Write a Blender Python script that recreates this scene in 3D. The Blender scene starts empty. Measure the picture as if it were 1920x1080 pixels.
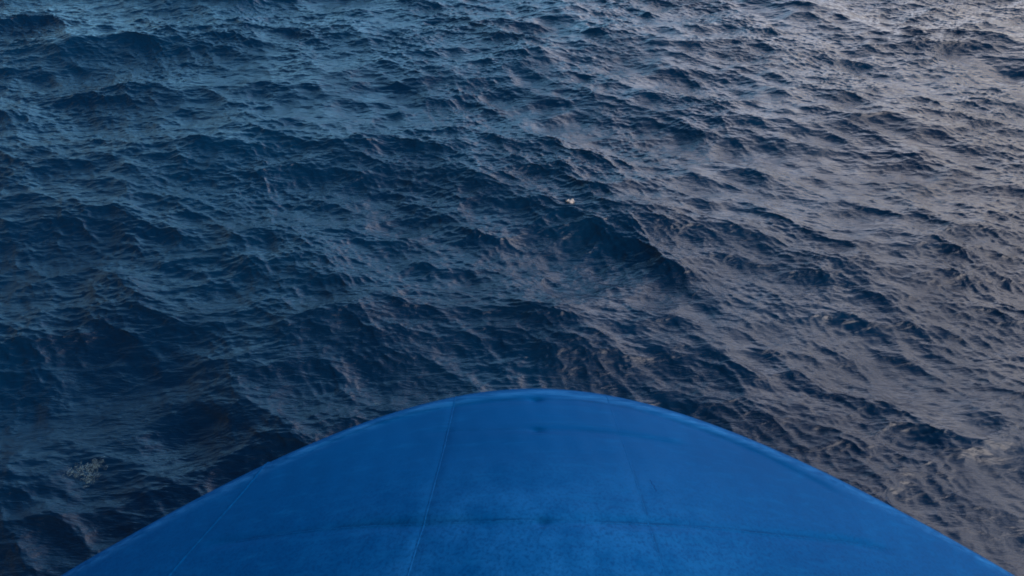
import bpy, bmesh, math, random
import numpy as np
from mathutils import Vector, Matrix

random.seed(4); rng = np.random.default_rng(11)
SC = bpy.context.scene
COL = SC.collection
R = math.radians

# ---------------------------------------------------------------- camera
CAM_Z = 18.0                       # metres above the mean water level
cam_d = bpy.data.cameras.new('camera'); cam = bpy.data.objects.new('camera', cam_d); COL.objects.link(cam)
cam.location = (0, 0, CAM_Z)
cam.rotation_euler = (R(90 - 42), 0, 0)          # pitched 42 degrees below the horizon, looking along +y
cam_d.sensor_width = 36; cam_d.lens = 36 * 1300 / 1920
cam_d.clip_start = 0.05; cam_d.clip_end = 20000
SC.camera = cam
cam_d.dof.use_dof = True; cam_d.dof.focus_distance = 26.0; cam_d.dof.aperture_fstop = 4.0

# ---------------------------------------------------------------- light
CLOUD = 186.0                       # radiance of the overcast before the world strength
SUN_AZ = R(136)                    # clockwise from +y: low, on the right of the picture
SUN_EL = R(30)
w = bpy.data.worlds.new('World'); SC.world = w; w.use_nodes = True
nt = w.node_tree; nt.nodes.clear()
out = nt.nodes.new('ShaderNodeOutputWorld'); bg = nt.nodes.new('ShaderNodeBackground')
sky = nt.nodes.new('ShaderNodeTexSky'); sky.sky_type = 'NISHITA'; sky.sun_disc = False
sky.sun_elevation = SUN_EL; sky.sun_rotation = SUN_AZ
sky.air_density = 1.4; sky.dust_density = 2.0; sky.ozone_density = 3.0
bg.inputs['Strength'].default_value = 0.055
# thin dusk overcast: brightest low down ahead, warm-grey on the sun side, deep blue on the other
def node(kind, **kw):
    n = nt.nodes.new(kind)
    for k, v in kw.items(): setattr(n, k, v)
    return n
L = nt.links.new
def rng_node(src, a, b, c, d, smooth=True):
    n = node('ShaderNodeMapRange')
    if smooth: n.interpolation_type = 'SMOOTHSTEP'
    for k, v in zip(('From Min', 'From Max', 'To Min', 'To Max'), (a, b, c, d)): n.inputs[k].default_value = v
    L(src, n.inputs['Value']); return n.outputs[0]
def mul(a, b):
    n = node('ShaderNodeMath', operation='MULTIPLY'); L(a, n.inputs[0]); L(b, n.inputs[1]); return n.outputs[0]
tc = node('ShaderNodeTexCoord'); sx = node('ShaderNodeSeparateXYZ'); L(tc.outputs['Generated'], sx.inputs[0])
nz = node('ShaderNodeTexNoise'); nz.inputs['Scale'].default_value = 2.2; nz.inputs['Detail'].default_value = 5
L(tc.outputs['Generated'], nz.inputs['Vector'])
ramp = node('ShaderNodeValToRGB'); e = ramp.color_ramp.elements
e[0].position = 0.0; e[0].color = (.005, .03, .08, 1)
e[1].position = 1.0; e[1].color = (.42, .37, .35, 1)
for p_, c_ in ((.25, (.19, .62, 1.06, 1)), (.50, (.26, .56, .90, 1)), (.62, (.54, .58, .72, 1)), (.82, (.62, .55, .51, 1))):
    q_ = e.new(p_); q_.color = c_
L(rng_node(sx.outputs['X'], -1, 1, 0, 1, False), ramp.inputs[0])
tl = node('ShaderNodeMath', operation='MULTIPLY_ADD'); L(sx.outputs['X'], tl.inputs[0]); tl.inputs[1].default_value = -.50; L(sx.outputs['Z'], tl.inputs[2])
low = rng_node(tl.outputs[0], .10, .90, 1.0, .0, False); low2 = mul(low, low)
amt = mul(mul(low2, rng_node(sx.outputs['Y'], -.7, .5, .12, 1.0)), mul(rng_node(nz.outputs['Fac'], .3, .7, .6, 1.25), rng_node(sx.outputs['Z'], .12, .66, .28, 1.05)))
vm = node('ShaderNodeVectorMath', operation='SCALE'); L(ramp.outputs[0], vm.inputs[0])
am2 = node('ShaderNodeMath', operation='MULTIPLY'); L(amt, am2.inputs[0]); am2.inputs[1].default_value = CLOUD; L(am2.outputs[0], vm.inputs['Scale'])
add = node('ShaderNodeVectorMath', operation='ADD'); L(vm.outputs[0], add.inputs[0]); L(sky.outputs[0], add.inputs[1])
L(add.outputs[0], bg.inputs['Color']); L(bg.outputs[0], out.inputs[0])

sun_d = bpy.data.lights.new('sun', 'SUN'); sun_d.energy = 3.2; sun_d.angle = R(45); sun_d.color = (1, .86, .76)
sun = bpy.data.objects.new('sun', sun_d); COL.objects.link(sun)
sdir = Vector((math.sin(SUN_AZ) * math.cos(SUN_EL), math.cos(SUN_AZ) * math.cos(SUN_EL), math.sin(SUN_EL)))
sun.rotation_euler = sdir.to_track_quat('Z', 'Y').to_euler(); sun.location = (40, 0, 40)

SC.view_settings.view_transform = 'Standard'; SC.view_settings.look = 'None'
SC.view_settings.exposure = 0.15; SC.view_settings.gamma = 1
try: SC.cycles.filter_width = 1.8
except Exception: pass

# ---------------------------------------------------------------- helpers
def link(name, me, mat, parent=None):
    o = bpy.data.objects.new(name, me); COL.objects.link(o)
    if mat: me.materials.append(mat)
    if parent: o.parent = parent
    return o

def mesh_np(name, V, F, smooth=True):
    """V (n,3), F (m,4) quads"""
    me = bpy.data.meshes.new(name)
    me.vertices.add(len(V)); me.vertices.foreach_set('co', np.ascontiguousarray(V, dtype=np.float32).ravel())
    n = len(F); k = F.shape[1]
    me.loops.add(n * k); me.loops.foreach_set('vertex_index', np.ascontiguousarray(F, dtype=np.int32).ravel())
    me.polygons.add(n); me.polygons.foreach_set('loop_start', np.arange(0, n * k, k, dtype=np.int32))
    me.polygons.foreach_set('loop_total', np.full(n, k, dtype=np.int32))
    me.polygons.foreach_set('use_smooth', np.full(n, smooth, dtype=bool))
    me.update(calc_edges=True)
    return me

def grid_faces(nr_, nc_, wrap=False):
    i = np.arange(nr_ - 1)[:, None]; j = np.arange(nc_ if wrap else nc_ - 1)[None, :]
    j2 = (j + 1) % nc_
    return np.stack([i * nc_ + j, i * nc_ + j2, (i + 1) * nc_ + j2, (i + 1) * nc_ + j], -1).reshape(-1, 4)

def mat(name):
    m = bpy.data.materials.new(name); m.use_nodes = True
    return m, m.node_tree, m.node_tree.nodes['Principled BSDF']

# ---------------------------------------------------------------- materials
def water_mat():
    m, t, b = mat('sea_water'); N = t.nodes; K = t.links.new
    b.inputs['Base Color'].default_value = (.0015, .024, .070, 1)
    b.inputs['Roughness'].default_value = .09
    b.inputs['IOR'].default_value = 1.333
    g = N.new('ShaderNodeTexCoord')
    # slow drift in the water's own colour (plankton and depth)
    n0 = N.new('ShaderNodeTexNoise'); n0.inputs['Scale'].default_value = .12; n0.inputs['Detail'].default_value = 5
    cr = N.new('ShaderNodeValToRGB')
    cr.color_ramp.elements[0].position = .35; cr.color_ramp.elements[0].color = (.0001, .0115, .038, 1)
    cr.color_ramp.elements[1].position = .65; cr.color_ramp.elements[1].color = (.0001, .0175, .052, 1)
    K(g.outputs['Object'], n0.inputs['Vector']); K(n0.outputs['Fac'], cr.inputs[0]); K(cr.outputs[0], b.inputs['Base Color'])
    # wind ripples finer than the mesh; patchy, as gusts make them
    mp = N.new('ShaderNodeMapping'); mp.inputs['Scale'].default_value = (.6, 2.8, 1); mp.inputs['Rotation'].default_value = (0, 0, R(12))
    n1 = N.new('ShaderNodeTexNoise'); n1.inputs['Scale'].default_value = 6.0; n1.inputs['Detail'].default_value = 6; n1.inputs['Roughness'].default_value = .62; n1.inputs['Distortion'].default_value = .3
    n2 = N.new('ShaderNodeTexNoise'); n2.inputs['Scale'].default_value = .35; n2.inputs['Detail'].default_value = 3
    r2 = N.new('ShaderNodeMapRange'); r2.inputs['From Min'].default_value = .35; r2.inputs['From Max'].default_value = .65
    r2.inputs['To Min'].default_value = .35; r2.inputs['To Max'].default_value = 1.0
    ml = N.new('ShaderNodeMath'); ml.operation = 'MULTIPLY'
    bp = N.new('ShaderNodeBump'); bp.inputs['Distance'].default_value = .05; bp.inputs['Strength'].default_value = .6
    K(g.outputs['Object'], mp.inputs['Vector']); K(mp.outputs[0], n1.inputs['Vector']); K(g.outputs['Object'], n2.inputs['Vector'])
    K(n2.outputs['Fac'], r2.inputs['Value']); K(n1.outputs['Fac'], ml.inputs[0]); K(r2.outputs[0], ml.inputs[1])
    # thread-like crests riding on the ripples
    rg = N.new('ShaderNodeTexNoise'); rg.noise_type = 'RIDGED_MULTIFRACTAL'; rg.normalize = False
    rg.inputs['Scale'].default_value = 1.5; rg.inputs['Detail'].default_value = 5; rg.inputs['Roughness'].default_value = .55
    rg.inputs['Lacunarity'].default_value = 2.1; rg.inputs['Offset'].default_value = .9; rg.inputs['Gain'].default_value = 1.6; rg.inputs['Distortion'].default_value = .5
    mp2 = N.new('ShaderNodeMapping'); mp2.inputs['Scale'].default_value = (.55, 1.7, 1); mp2.inputs['Rotation'].default_value = (0, 0, R(-9))
    K(g.outputs['Object'], mp2.inputs['Vector']); K(mp2.outputs[0], rg.inputs['Vector'])
    bp2 = N.new('ShaderNodeBump'); bp2.inputs['Distance'].default_value = .035; bp2.inputs['Strength'].default_value = .5
    K(rg.outputs['Fac'], bp2.inputs['Height'])
    K(ml.outputs[0], bp.inputs['Height']); K(bp2.outputs[0], bp.inputs['Normal']); K(bp.outputs[0], b.inputs['Normal'])
    return m

def paint_mat():
    m, t, b = mat('blue_hull_paint'); N = t.nodes; K = t.links.new
    g = N.new('ShaderNodeTexCoord')
    b.inputs['Roughness'].default_value = .38; b.inputs['IOR'].default_value = 1.3; b.inputs['Specular IOR Level'].default_value = .08; b.inputs['Specular Tint'].default_value = (.08, .42, 1, 1)
    big = N.new('ShaderNodeTexNoise'); big.inputs['Scale'].default_value = 1.1; big.inputs['Detail'].default_value = 6; big.inputs['Roughness'].default_value = .6
    cr = N.new('ShaderNodeValToRGB')
    cr.color_ramp.elements[0].position = .3; cr.color_ramp.elements[0].color = (.0001, .050, .178, 1)
    cr.color_ramp.elements[1].position = .7; cr.color_ramp.elements[1].color = (.0002, .062, .215, 1)
    K(g.outputs['Object'], big.inputs['Vector']); K(big.outputs['Fac'], cr.inputs[0])
    # salt and soot specks, thicker on the flat plates towards the deckhouse
    sp = N.new('ShaderNodeTexNoise'); sp.inputs['Scale'].default_value = 34; sp.inputs['Detail'].default_value = 5; sp.inputs['Roughness'].default_value = .7
    sr = N.new('ShaderNodeMapRange'); sr.inputs['From Min'].default_value = .46; sr.inputs['From Max'].default_value = .64; sr.inputs['To Min'].default_value = 0; sr.inputs['To Max'].default_value = .55
    xyz = N.new('ShaderNodeSeparateXYZ'); K(g.outputs['Object'], xyz.inputs[0])
    yr = N.new('ShaderNodeMapRange'); yr.inputs['From Min'].default_value = 4.3; yr.inputs['From Max'].default_value = 3.0; yr.inputs['To Min'].default_value = .12; yr.inputs['To Max'].default_value = 1
    K(xyz.outputs['Y'], yr.inputs['Value'])
    mm = N.new('ShaderNodeMath'); mm.operation = 'MULTIPLY'
    K(g.outputs['Object'], sp.inputs['Vector']); K(sp.outputs['Fac'], sr.inputs['Value']); K(sr.outputs[0], mm.inputs[0]); K(yr.outputs[0], mm.inputs[1])
    mix = N.new('ShaderNodeMix'); mix.data_type = 'RGBA'; mix.inputs['B'].default_value = (.001, .030, .12, 1)
    K(mm.outputs[0], mix.inputs['Factor']); K(cr.outputs[0], mix.inputs['A'])
    # mottled salt haze, made paler to paint in light on the near plates
    x2 = N.new('ShaderNodeMath'); x2.operation = 'MULTIPLY'; K(xyz.outputs['X'], x2.inputs[0]); K(xyz.outputs['X'], x2.inputs[1])
    xr = N.new('ShaderNodeMapRange'); xr.interpolation_type = 'SMOOTHSTEP'; xr.inputs['From Min'].default_value = 5.0; xr.inputs['From Max'].default_value = .1
    K(x2.outputs[0], xr.inputs['Value'])
    y3 = N.new('ShaderNodeMapRange'); y3.interpolation_type = 'SMOOTHSTEP'; y3.inputs['From Min'].default_value = 4.2; y3.inputs['From Max'].default_value = 2.9
    K(xyz.outputs['Y'], y3.inputs['Value'])
    hz = N.new('ShaderNodeTexNoise'); hz.inputs['Scale'].default_value = 3.2; hz.inputs['Detail'].default_value = 8; hz.inputs['Roughness'].default_value = .65
    K(g.outputs['Object'], hz.inputs['Vector'])
    hr = N.new('ShaderNodeMapRange'); hr.inputs['From Min'].default_value = .30; hr.inputs['From Max'].default_value = .68; hr.inputs['To Max'].default_value = .62
    K(hz.outputs['Fac'], hr.inputs['Value'])
    h1 = N.new('ShaderNodeMath'); h1.operation = 'MULTIPLY'; K(xr.outputs[0], h1.inputs[0]); K(y3.outputs[0], h1.inputs[1])
    h2 = N.new('ShaderNodeMath'); h2.operation = 'MULTIPLY'; K(h1.outputs[0], h2.inputs[0]); K(hr.outputs[0], h2.inputs[1])
    mixh = N.new('ShaderNodeMix'); mixh.data_type = 'RGBA'; mixh.inputs['B'].default_value = (.010, .125, .36, 1)
    K(h2.outputs[0], mixh.inputs['Factor']); K(cr.outputs[0], mixh.inputs['A']); K(mixh.outputs['Result'], mix.inputs['A'])
    # chalky wipe marks running across the plates
    mp = N.new('ShaderNodeMapping'); mp.inputs['Scale'].default_value = (.9, 9, 9)
    wn = N.new('ShaderNodeTexNoise'); wn.inputs['Scale'].default_value = 1.3; wn.inputs['Detail'].default_value = 6; wn.inputs['Roughness'].default_value = .7
    wr = N.new('ShaderNodeMapRange'); wr.inputs['From Min'].default_value = .52; wr.inputs['From Max'].default_value = .75; wr.inputs['To Max'].default_value = .45
    K(g.outputs['Object'], mp.inputs['Vector']); K(mp.outputs[0], wn.inputs['Vector']); K(wn.outputs['Fac'], wr.inputs['Value'])
    mix2 = N.new('ShaderNodeMix'); mix2.data_type = 'RGBA'; mix2.inputs['B'].default_value = (.004, .10, .29, 1)
    K(wr.outputs[0], mix2.inputs['Factor']); K(mix.outputs['Result'], mix2.inputs['A']); 
    # rim highlight painted into the colour as broken pale streaks
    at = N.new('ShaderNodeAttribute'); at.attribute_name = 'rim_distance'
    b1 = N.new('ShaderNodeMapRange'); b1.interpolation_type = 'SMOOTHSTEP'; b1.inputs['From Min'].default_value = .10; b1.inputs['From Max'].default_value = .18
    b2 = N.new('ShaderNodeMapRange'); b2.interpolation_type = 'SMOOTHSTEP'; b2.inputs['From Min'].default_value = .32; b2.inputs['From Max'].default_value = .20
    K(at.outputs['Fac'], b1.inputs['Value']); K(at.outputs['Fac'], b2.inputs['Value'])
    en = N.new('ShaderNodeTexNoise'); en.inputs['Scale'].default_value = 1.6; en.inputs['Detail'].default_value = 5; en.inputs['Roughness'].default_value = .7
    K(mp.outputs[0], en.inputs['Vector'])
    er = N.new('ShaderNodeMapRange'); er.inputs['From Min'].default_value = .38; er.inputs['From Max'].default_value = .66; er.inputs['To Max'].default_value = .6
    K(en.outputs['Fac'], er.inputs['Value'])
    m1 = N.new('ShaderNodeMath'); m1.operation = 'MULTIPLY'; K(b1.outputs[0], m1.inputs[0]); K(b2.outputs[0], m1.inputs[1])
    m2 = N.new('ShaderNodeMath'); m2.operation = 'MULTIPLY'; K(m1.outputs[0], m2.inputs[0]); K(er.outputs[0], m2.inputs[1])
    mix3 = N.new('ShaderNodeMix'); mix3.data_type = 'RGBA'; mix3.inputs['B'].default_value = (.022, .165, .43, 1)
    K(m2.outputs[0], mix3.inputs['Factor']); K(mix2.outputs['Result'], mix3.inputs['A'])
    gr = N.new('ShaderNodeAttribute'); gr.attribute_name = 'seam_shade'                # shade of the weld grooves, painted in as dark lines
    mix4 = N.new('ShaderNodeMix'); mix4.data_type = 'RGBA'; mix4.inputs['B'].default_value = (.0004, .020, .075, 1)
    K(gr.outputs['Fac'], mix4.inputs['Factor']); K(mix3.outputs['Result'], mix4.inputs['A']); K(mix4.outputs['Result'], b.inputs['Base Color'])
    rr = N.new('ShaderNodeMapRange'); rr.inputs['To Min'].default_value = .36; rr.inputs['To Max'].default_value = .60
    K(wn.outputs['Fac'], rr.inputs['Value']); K(rr.outputs[0], b.inputs['Roughness'])
    bp = N.new('ShaderNodeBump'); bp.inputs['Distance'].default_value = .004; bp.inputs['Strength'].default_value = .35
    K(sp.outputs['Fac'], bp.inputs['Height']); K(bp.outputs[0], b.inputs['Normal'])
    return m

def plain(name, c, rough=.5, noise=.15, sc=4, metal=0):
    m, t, b = mat(name); N = t.nodes; K = t.links.new
    g = N.new('ShaderNodeTexCoord'); n = N.new('ShaderNodeTexNoise'); n.inputs['Scale'].default_value = sc; n.inputs['Detail'].default_value = 4
    cr = N.new('ShaderNodeValToRGB')
    cr.color_ramp.elements[0].position = .3; cr.color_ramp.elements[0].color = (*[x * (1 - noise) for x in c], 1)
    cr.color_ramp.elements[1].position = .7; cr.color_ramp.elements[1].color = (*[min(1, x * (1 + noise)) for x in c], 1)
    K(g.outputs['Object'], n.inputs['Vector']); K(n.outputs['Fac'], cr.inputs[0]); K(cr.outputs[0], b.inputs['Base Color'])
    b.inputs['Roughness'].default_value = rough; b.inputs['Metallic'].default_value = metal
    return m

M_WATER = water_mat(); M_HULL = paint_mat()
M_WHITE = plain('deckhouse_paint', (.01, .07, .20), .45)
M_GLASS = plain('dark_window_glass', (.01, .015, .02), .06, .05)
M_FOAM = plain('sea_foam', (.34, .31, .30), .8, .25, 9)
M_THIN = plain('thin_sea_foam', (.12, .21, .27), .8, .4, 9); M_THIN.node_tree.nodes['Principled BSDF'].inputs['Alpha'].default_value = .20
M_DEEP = plain('deep_water', (.001, .004, .012), .9)

# ---------------------------------------------------------------- the sea: one sheet to the horizon
TN, TL = 2048, 98.0                                  # FFT tile: samples, metres
DX = TL / TN
kx = np.fft.fftfreq(TN, d=DX) * 2 * np.pi
KX, KY = np.meshgrid(kx, kx, indexing='xy')
KK = np.hypot(KX, KY); KK[0, 0] = 1e-6
th = np.arctan2(KY, KX)
wind = math.atan2(-1.0, -.28)                         # the wind comes from ahead and a little to the right
peak = 2 * np.pi / 13
P = KK ** -4.0 * np.exp(-1.25 * (peak / KK) ** 2)
lg = np.log(KK)
P = P * (.05 + np.cos(th - wind) ** 6 + .30 * np.cos(th - wind - .6) ** 8 + .28 * np.cos(th - wind + .65) ** 8)
P *= (1 - .62 * np.exp(-((lg - np.log(1.5)) / .5) ** 2)) * (1 - .25 * np.exp(-((lg - np.log(7)) / .4) ** 2)) * (1 + .7 * np.clip((KK - 10) / 16, 0, 1))
P *= np.exp(-(KK / 50.) ** 4)
P[0, 0] = 0
Hk = (rng.normal(size=(TN, TN)) + 1j * rng.normal(size=(TN, TN))) * np.sqrt(P)
Hx = np.real(np.fft.ifft2(Hk)); sc = .23 / Hx.std(); Hk *= sc
CH = 1.15
# gusts: the short ripples stand high in some patches and lie almost flat in others
Gk = (rng.normal(size=(TN, TN)) + 1j * rng.normal(size=(TN, TN))) * np.exp(-(np.hypot(KX * .7, KY * 1.3) / .9) ** 2)
gust = np.real(np.fft.ifft2(Gk)); gust = .84 + .22 * np.clip(gust / gust.std(), -1.9, 1.6)
lowf = 1 / (1 + (KK / 7.0) ** 4)
def comp(M):
    return np.real(np.fft.ifft2(M * Hk * lowf)) + gust * np.real(np.fft.ifft2(M * Hk * (1 - lowf)))
Hx = comp(1.0); DXm = CH * comp(1j * KX / KK); DYm = CH * comp(1j * KY / KK)
Hx, DXm, DYm = (np.roll(a_, 185, axis=1) for a_ in (Hx, DXm, DYm))      # the deepest trough lies ahead and to the right
print('sea slope rms', np.gradient(Hx, DX, axis=0).std(), 'dx', DXm.std())
def axis(lo, hi, far):
    a = list(range(lo, hi + 1)); s = 1; p = hi
    b = []
    while p * DX < far: s = min(int(s * 1.35) + 1, 2400); p += s; b.append(p)
    s = 1; p = lo; c = []
    while p * DX > -far: s = min(int(s * 1.35) + 1, 2400); p -= s; c.append(p)
    return np.array(c[::-1] + a + b)
IX = axis(-int(44 / DX), int(44 / DX), 4000)
IY = axis(int(3 / DX), int(58 / DX), 4000)
hx = Hx[np.ix_(IY % TN, IX % TN)]; dx = DXm[np.ix_(IY % TN, IX % TN)]; dy = DYm[np.ix_(IY % TN, IX % TN)]
X, Y = np.meshgrid(IX * DX, IY * DX)
def fade(a):                                          # coarse far cells carry only gentle displacement
    d = np.abs(np.gradient(a.astype(float))); return np.clip(1.6 / (1 + .25 * d), 0, 1)
fd = np.minimum(fade(IX)[None, :], fade(IY)[:, None])
SEA = np.stack([X + dx * fd, Y + dy * fd, hx * fd], -1)
me = mesh_np('water', SEA.reshape(-1, 3), grid_faces(len(IY), len(IX)))
water = link('water', me, M_WATER); water['kind'] = 'structure'; water['label'] = 'choppy dark blue sea'

def sea_at(x, y):
    j = int(round(x / DX)) + int(np.searchsorted(IX, 0)); i = int(np.searchsorted(IY, int(round(y / DX))))
    i = min(max(i, 8), len(IY) - 9); j = min(max(j, 8), len(IX) - 9)
    blk = SEA[i - 8:i + 9, j - 8:j + 9].reshape(-1, 3)
    return float(blk[np.argmin((blk[:, 0] - x) ** 2 + (blk[:, 1] - y) ** 2), 2])

# ---------------------------------------------------------------- the ship
AX = .26; ZR = CAM_Z - 6.0; RR = .22                   # centre line, rim height, rounding of the rim
def rim_y(x):
    x = np.abs(x); f = lambda v: 4.943 - .08569 * v ** 2 + .00074088 * v ** 4 + .152 * np.exp(-(v / 2.2) ** 2)
    x1 = 4.6; s1 = 2 * -.08569 * x1 + 4 * .00074088 * x1 ** 3
    return np.where(x < x1, f(x), f(x1) + s1 * (x - x1) - .1 * np.maximum(x - x1, 0) ** 2)
def camber(x):                                        # the plating falls away to both sides
    x = np.abs(x); return np.where(x < 5, .035 * x * x, .875 + .21 * (x - 5))
HB = 8.6                                              # half breadth
xs = np.linspace(-HB, HB, 1200); ys = rim_y(xs)
yend = float(rim_y(np.array([HB]))[0])
side = np.linspace(yend, -46, 300)[1:]
RIMX = np.concatenate([xs, np.full(len(side), HB), np.linspace(HB, -HB, 60)[1:-1], np.full(len(side), -HB)])
RIMY = np.concatenate([ys, side, np.full(58, -46.), side[::-1]])

def rim_dist(px, py):
    d = np.full(px.shape, 1e9)
    for c in range(0, len(px), 20000):
        sl = slice(c, c + 20000)
        d[sl] = np.sqrt(((px[sl, None] - RIMX[None]) ** 2 + (py[sl, None] - RIMY[None]) ** 2).min(1))
    return d
# weld lines, in hull coordinates (x from the centre line, y forward)
LONG = {
 'L1': [(-.865, 5.5), (-.878, 5.0), (-.899, 4.631), (-.940, 3.967), (-1.012, 3.206), (-1.062, 2.907), (-1.103, 2.622), (-1.4, .8)],
 'R1': [(.77, 5.3), (.784, 4.80), (.861, 3.956), (.899, 3.467), (.922, 3.107), (.966, 2.606), (1.18, .8)],
 'L2': [(-2.80, 4.5), (-2.857, 4.181), (-2.947, 3.894), (-3.154, 3.454), (-3.391, 2.975), (-4.1, .8)],
 'R2': [(3.12, 3.9), (3.2, 3.3), (3.20, 2.7), (3.3, .8)]}
CROSS = {
 'T1': [(-2.6, 4.16), (-1.9, 4.48), (-1.30, 4.665), (-.866, 4.73), (-.433, 4.77), (0, 4.775), (.548, 4.75), (1.005, 4.69), (1.667, 4.50), (2.307, 4.25), (3.2, 3.75)],
 'T2': [(-1.2, 4.34), (-.918, 4.315), (-.586, 4.279), (-.017, 4.257), (.388, 4.253), (1.044, 4.24), (1.6, 4.20)],
 'T3': [(-3.2, 3.22), (-2.309, 3.212), (-1.895, 3.194), (-1.541, 3.17), (-1.002, 3.112), (-.534, 3.077), (-.055, 3.065), (.378, 3.066), (.917, 3.095), (1.583, 3.137), (1.991, 3.15), (2.9, 3.23), (3.4, 3.2)],
 'T4': [(-4, 1.6), (0, 1.6), (4, 1.6)]}
def f_of(pts, key): a = np.array(sorted(pts, key=lambda p: p[key])); return a
lineL = {k: f_of(v, 1) for k, v in LONG.items()}; lineC = {k: f_of(v, 0) for k, v in CROSS.items()}
def smooth_interp(v, a, b):
    s = 0
    for o in (-.16, -.08, 0, .08, .16): s = s + np.interp(v + o, a, b)
    return s / 5
def gap(v, lo, hi, soft=.25):
    return np.clip((v - lo) / soft, 0, 1) * np.clip((hi - v) / soft, 0, 1)
_h = rng.normal(size=(6, 5))
def deck_z(px, py):
    d = rim_dist(px, py)
    z = ZR - RR + np.sqrt(np.maximum(0, RR * RR - np.maximum(0, RR - d) ** 2)) + .6 * (1 - np.exp(-d / 2.5)) + .30 * np.exp(-(px / 2.1) ** 2) * (1 - np.exp(-(d / 1.6) ** 2)) - camber(px)
    inn = np.clip((d - .1) / .15, 0, 1)
    for k, a in lineL.items():
        c = smooth_interp(py, a[:, 1], a[:, 0]); q = px - c
        z = z - inn * .007 * np.exp(-(q / .05) ** 2) * (1 if k == 'L1' else .45)
    for k, a in lineC.items():
        c = smooth_interp(px, a[:, 0], a[:, 1]); q = py - c; g = gap(px, a[0, 0], a[-1, 0])
        wv = .7 + .5 * np.sin(px * 3.1 + 1.3 * len(k) + a[0, 0] * 7)
        z = z - inn * g * wv * (.018 if k == 'T3' else .013) * np.exp(-(q / .055) ** 2)
        z = z + inn * g * .016 * np.tanh(q / .05) * np.exp(-np.abs(q) / .35) * (.4 + .6 * np.sin(px * 1.7 + a[0, 0]))
        z = z - inn * .024 * np.exp(-((px) / .07) ** 2 - ((q + .015) / .035) ** 2)     # dimple where the stem butt meets it
    # plates slightly dished and rippled between the frames
    z = z + inn * (.006 * np.sin(px * 2.3 + .7) * np.sin(py * 2.9 + 1.1) + .002 * np.sin(py * 14 + px * 1.1) * np.exp(-(px / 1.6) ** 2))
    z = z + inn * .0015 * np.sin(px * 21 + 2 * np.sin(py * 3)) * np.sin(py * 5 + px)
    return z
ship = bpy.data.objects.new('ship', None); COL.objects.link(ship); ship.location = (AX, 0, 0)
ship['label'] = 'rounded blue painted steel ship bow with welded plates at the bottom of the view'
ship['category'] = 'ship'

# top shell: rim curve resampled, fine where it is near, contracted towards the centre
seg = np.concatenate([[0], np.cumsum(np.hypot(np.diff(RIMX), np.diff(RIMY)))])
mid = np.interp(0, RIMX[:1200], seg[:1200])
a = np.linspace(-1, 1, 900); arc_b = mid + np.sign(a) * (np.abs(a) ** 1.15) * (seg[1199] - mid) * .999
arc_s = np.linspace(seg[1199], seg[-1], 120)[1:]
ARC = np.concatenate([arc_b, arc_s])
CX = np.interp(ARC, seg, RIMX); CY = np.interp(ARC, seg, RIMY)
q = np.concatenate([[0], .012 * (1 - np.cos(np.linspace(0, np.pi / 2, 15)[1:])), .012 + np.linspace(0, .30, 330)[1:], np.linspace(.32, .98, 24)])
cy0 = -14.0
VX = CX[None] * (1 - q[:, None]); VY = cy0 + (CY[None] - cy0) * (1 - q[:, None])
VZ = deck_z(VX.ravel(), VY.ravel()).reshape(VX.shape)
VZ[0] = ZR - RR - camber(CX)
top = np.stack([VX, VY, VZ], -1)[::-1]                # centre -> rim
# side shell: rounds over the rim, then flares in towards the waterline
t = np.linspace(0, 1, 40)[1:]
rows = []
for s in t:
    k = 1 - .30 * s ** 1.5
    kx_ = 1 - .22 * s ** 1.6
    back = 2.6 * s ** 1.4 * np.clip((CY + 8) / 13, 0, 1)
    rows.append(np.stack([CX * kx_, CY - back, (ZR - RR - camber(CX)) * (1 - s) - 1.5 * s], -1))
shell = np.concatenate([top, np.array(rows)], 0)
nr_, nc_ = shell.shape[:2]
F = grid_faces(nr_, nc_, True)
me = mesh_np('bow_plating', shell.reshape(-1, 3), F)
sv = shell.reshape(-1, 3)
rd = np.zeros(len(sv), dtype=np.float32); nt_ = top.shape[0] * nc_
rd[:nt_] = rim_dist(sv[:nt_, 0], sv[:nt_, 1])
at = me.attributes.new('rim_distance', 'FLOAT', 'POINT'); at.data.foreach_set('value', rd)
gm = np.zeros(len(sv), dtype=np.float32); gx = sv[:nt_, 0]; gy = sv[:nt_, 1]; acc = np.zeros(nt_)
for k, amt_ in (('L1', .30), ('R1', .45), ('R2', .22)):
    a_ = lineL[k]; q_ = gx - smooth_interp(gy, a_[:, 1], a_[:, 0]) - .012
    g_ = np.clip((3.9 if k == 'R1' else 3.3 if k == 'R2' else 9) - gy, 0, .3) / .3
    acc = np.maximum(acc, amt_ * g_ * np.exp(-(q_ / .014) ** 2) * (.7 + .3 * np.sin(gy * 17 + gx * 9)))
for k, amt_ in (('T1', .45), ('T2', .25), ('T3', .62)):
    a_ = lineC[k]; q_ = gy - smooth_interp(gx, a_[:, 0], a_[:, 1]) - .012
    g_ = gap(gx, a_[0, 0], a_[-1, 0], .8)
    acc = np.maximum(acc, amt_ * g_ * np.exp(-(q_ / (.013 + .002 * np.sin(gx * 2.1))) ** 2) * (.62 + .3 * np.sin(gx * 5.3 + a_[0, 1]) + .2 * np.sin(gx * 13.7)))
    acc = np.maximum(acc, .28 * np.exp(-(gx / .07) ** 2 - ((q_ - .012) / .022) ** 2))
gm[:nt_] = np.clip(acc, 0, 1)
at = me.attributes.new('seam_shade', 'FLOAT', 'POINT'); at.data.foreach_set('value', gm)  # mask for the painted groove shade along the welds
link('bow_plating', me, M_HULL, ship)

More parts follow.
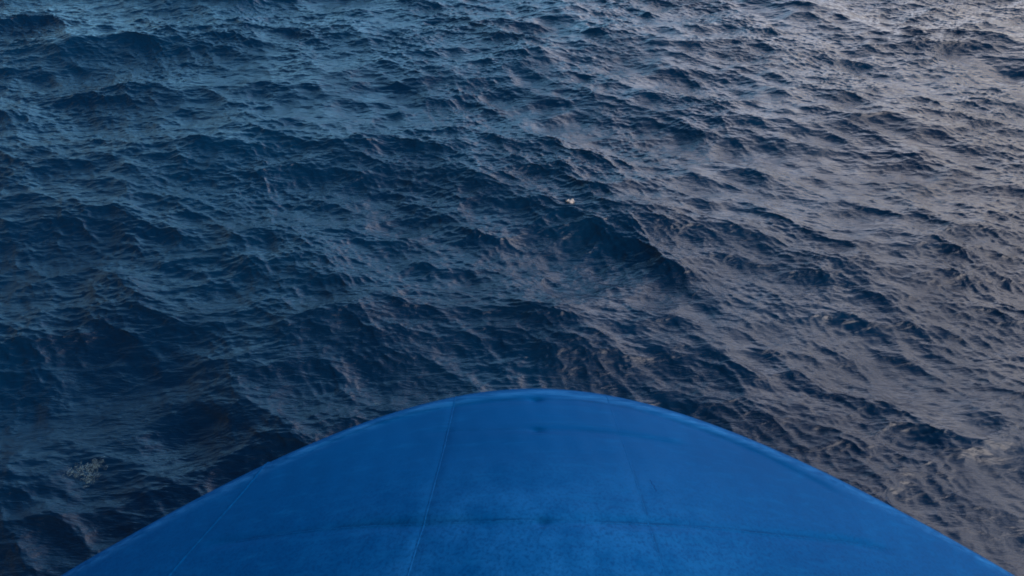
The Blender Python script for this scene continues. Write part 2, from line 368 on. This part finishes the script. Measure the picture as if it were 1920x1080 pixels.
def bead(name, pts, r, parent):
    """weld bead along a polyline given in hull x,y"""
    pts = np.array(pts); n = len(pts)
    px, py = pts[:, 0], pts[:, 1]
    z = deck_z(px, py)
    c = np.stack([px, py, z], -1)
    tg = np.gradient(c, axis=0); tg /= np.linalg.norm(tg, axis=1)[:, None]
    up = np.array([0, 0, 1.]); sd = np.cross(tg, up); sd /= np.linalg.norm(sd, axis=1)[:, None]; upn = np.cross(sd, tg)
    K = 7; an = np.linspace(0, np.pi, K)
    rr = r * (1 + .25 * rng.normal(size=n).clip(-1.5, 1.5))
    V = c[:, None] + np.cos(an)[None, :, None] * sd[:, None] * (rr[:, None, None] * 1.3) + (np.sin(an)[None, :, None] * rr[:, None, None] * .6 - .0015) * upn[:, None]
    me = mesh_np(name, V.reshape(-1, 3), grid_faces(n, K))
    return link(name, me, M_HULL, parent)
for k, a in lineL.items():
    lo = a[0, 1]; hi = a[-1, 1] - .25
    v = np.linspace(lo, hi, 260); x = smooth_interp(v, a[:, 1], a[:, 0])
    d = rim_dist(x, v); ok = (v < rim_y(x)) & (d > .06)
    if k == 'R2': continue
    bead('weld_seam', np.stack([x, v], -1)[ok], {'L1': .007, 'R1': .0045, 'L2': .011}[k], ship)
for k, a in lineC.items():
    if k in ('T4',): continue
    v = np.linspace(a[0, 0] + .2, a[-1, 0] - .2, 300); y = smooth_interp(v, a[:, 0], a[:, 1])
    ok = rim_dist(v, y) > .1
    bead('weld_seam', np.stack([v, y], -1)[ok], {'T1': .004, 'T2': .004, 'T3': .006}[k], ship)

sq = [(.83, 3.62), (.842, 3.60), (.838, 3.575), (.862, 3.55), (.850, 3.53), (.872, 3.50), (.858, 3.48)]
M_SCUFF = plain('dark_scuff', (.001, .03, .12), .8); M_SCUFF.node_tree.nodes['Principled BSDF'].inputs['Specular IOR Level'].default_value = .05
sc_o = bead('scuff_mark', np.stack([np.interp(np.linspace(0, 6, 50), range(7), [p[0] + .20 for p in sq]), np.interp(np.linspace(0, 6, 50), range(7), [p[1] for p in sq])], -1), .004, ship)
sc_o.data.materials.clear(); sc_o.data.materials.append(M_SCUFF)

# deckhouse the picture was taken from: stands behind the camera
def box_bm(bm, x0, x1, y0, y1, z0, z1, bev=0):
    r = bmesh.ops.create_cube(bm, size=1)
    for v in r['verts']: v.co = Vector((x0 + (v.co.x + .5) * (x1 - x0), y0 + (v.co.y + .5) * (y1 - y0), z0 + (v.co.z + .5) * (z1 - z0)))
    if bev: bmesh.ops.bevel(bm, geom=list({e for v in r['verts'] for e in v.link_edges}), offset=bev, segments=3, affect='EDGES')
bm = bmesh.new(); box_bm(bm, -7.6, 7.6, -30, -8.0, 11.0, 21.5, .3)
me = bpy.data.meshes.new('deckhouse'); bm.to_mesh(me); bm.free(); dh = link('deckhouse', me, M_WHITE, ship)
for i in range(9):
    bm = bmesh.new(); x = -6.6 + i * 1.65; box_bm(bm, x - .65, x + .65, -8.03, -7.96, 17.6, 19.4, .02)
    me = bpy.data.meshes.new('window'); bm.to_mesh(me); bm.free(); link('window', me, M_GLASS, dh)

# ---------------------------------------------------------------- foam
def foam(label, cx, cy, rx, ry, n, smin, smax, ang=0, clusters=4, m=None):
    bm = bmesh.new(); rs = random.Random(int(cx * 100 + cy * 10))
    cen = [(rs.gauss(0, .45), rs.gauss(0, .45)) for _ in range(clusters)]
    for _ in range(n):
        c = rs.choice(cen); u = c[0] + rs.gauss(0, .22); v = c[1] + rs.gauss(0, .22)
        x = cx + (u * rx) * math.cos(ang) - (v * ry) * math.sin(ang); y = cy + (u * rx) * math.sin(ang) + (v * ry) * math.cos(ang)
        s = smin + (smax - smin) * rs.random() ** 3
        r = bmesh.ops.create_icosphere(bm, subdivisions=1, radius=1)
        z = sea_at(x, y); st = rs.uniform(.7, 2.2); a2 = rs.uniform(0, 3.14)
        for w_ in r['verts']:
            p = w_.co * rs.uniform(.8, 1.2); p = Vector((p.x * s * st, p.y * s, p.z * s * .35 + s * .1)); p.rotate(Matrix.Rotation(a2 + 0, 3, 'Z'))
            w_.co = p + Vector((x, y, z))
    for f in bm.faces: f.smooth = True
    me = bpy.data.meshes.new('foam_patch'); bm.to_mesh(me); bm.free()
    o = link('foam_patch', me, m or M_THIN); o['label'] = label; o['category'] = 'foam'; o['kind'] = 'stuff'
foam('small bright white foam crest on the wave in the middle of the sea', 2.57, 25.43, .34, .14, 60, .02, .07, m=M_FOAM)
foam('broken pale foam patch on the dark water at the lower left', -13.02, 11.9, .66, .42, 520, .008, .05, clusters=9)
foam('faint foam fleck just above and right of the pale patch at lower left', -12.3, 12.9, .16, .14, 24, .006, .016)
foam('scattered white specks on the grey water at the right', 13.5, 20.3, .35, .55, 60, .008, .022)
foam('sparse white specks right of the middle of the sea', 6.7, 21.6, .5, .3, 26, .008, .02)
foam('tiny foam fleck beside the left edge of the blue bow', -4.47, 14.5, .12, .1, 16, .008, .024)
foam('tiny white bubbles on the lit ripple left of centre', -6.39, 17.46, .3, .15, 20, .006, .018)
foam('thin foam flecks touching the upper left curve of the bow', -2.55, 14.95, .16, .3, 18, .006, .016)
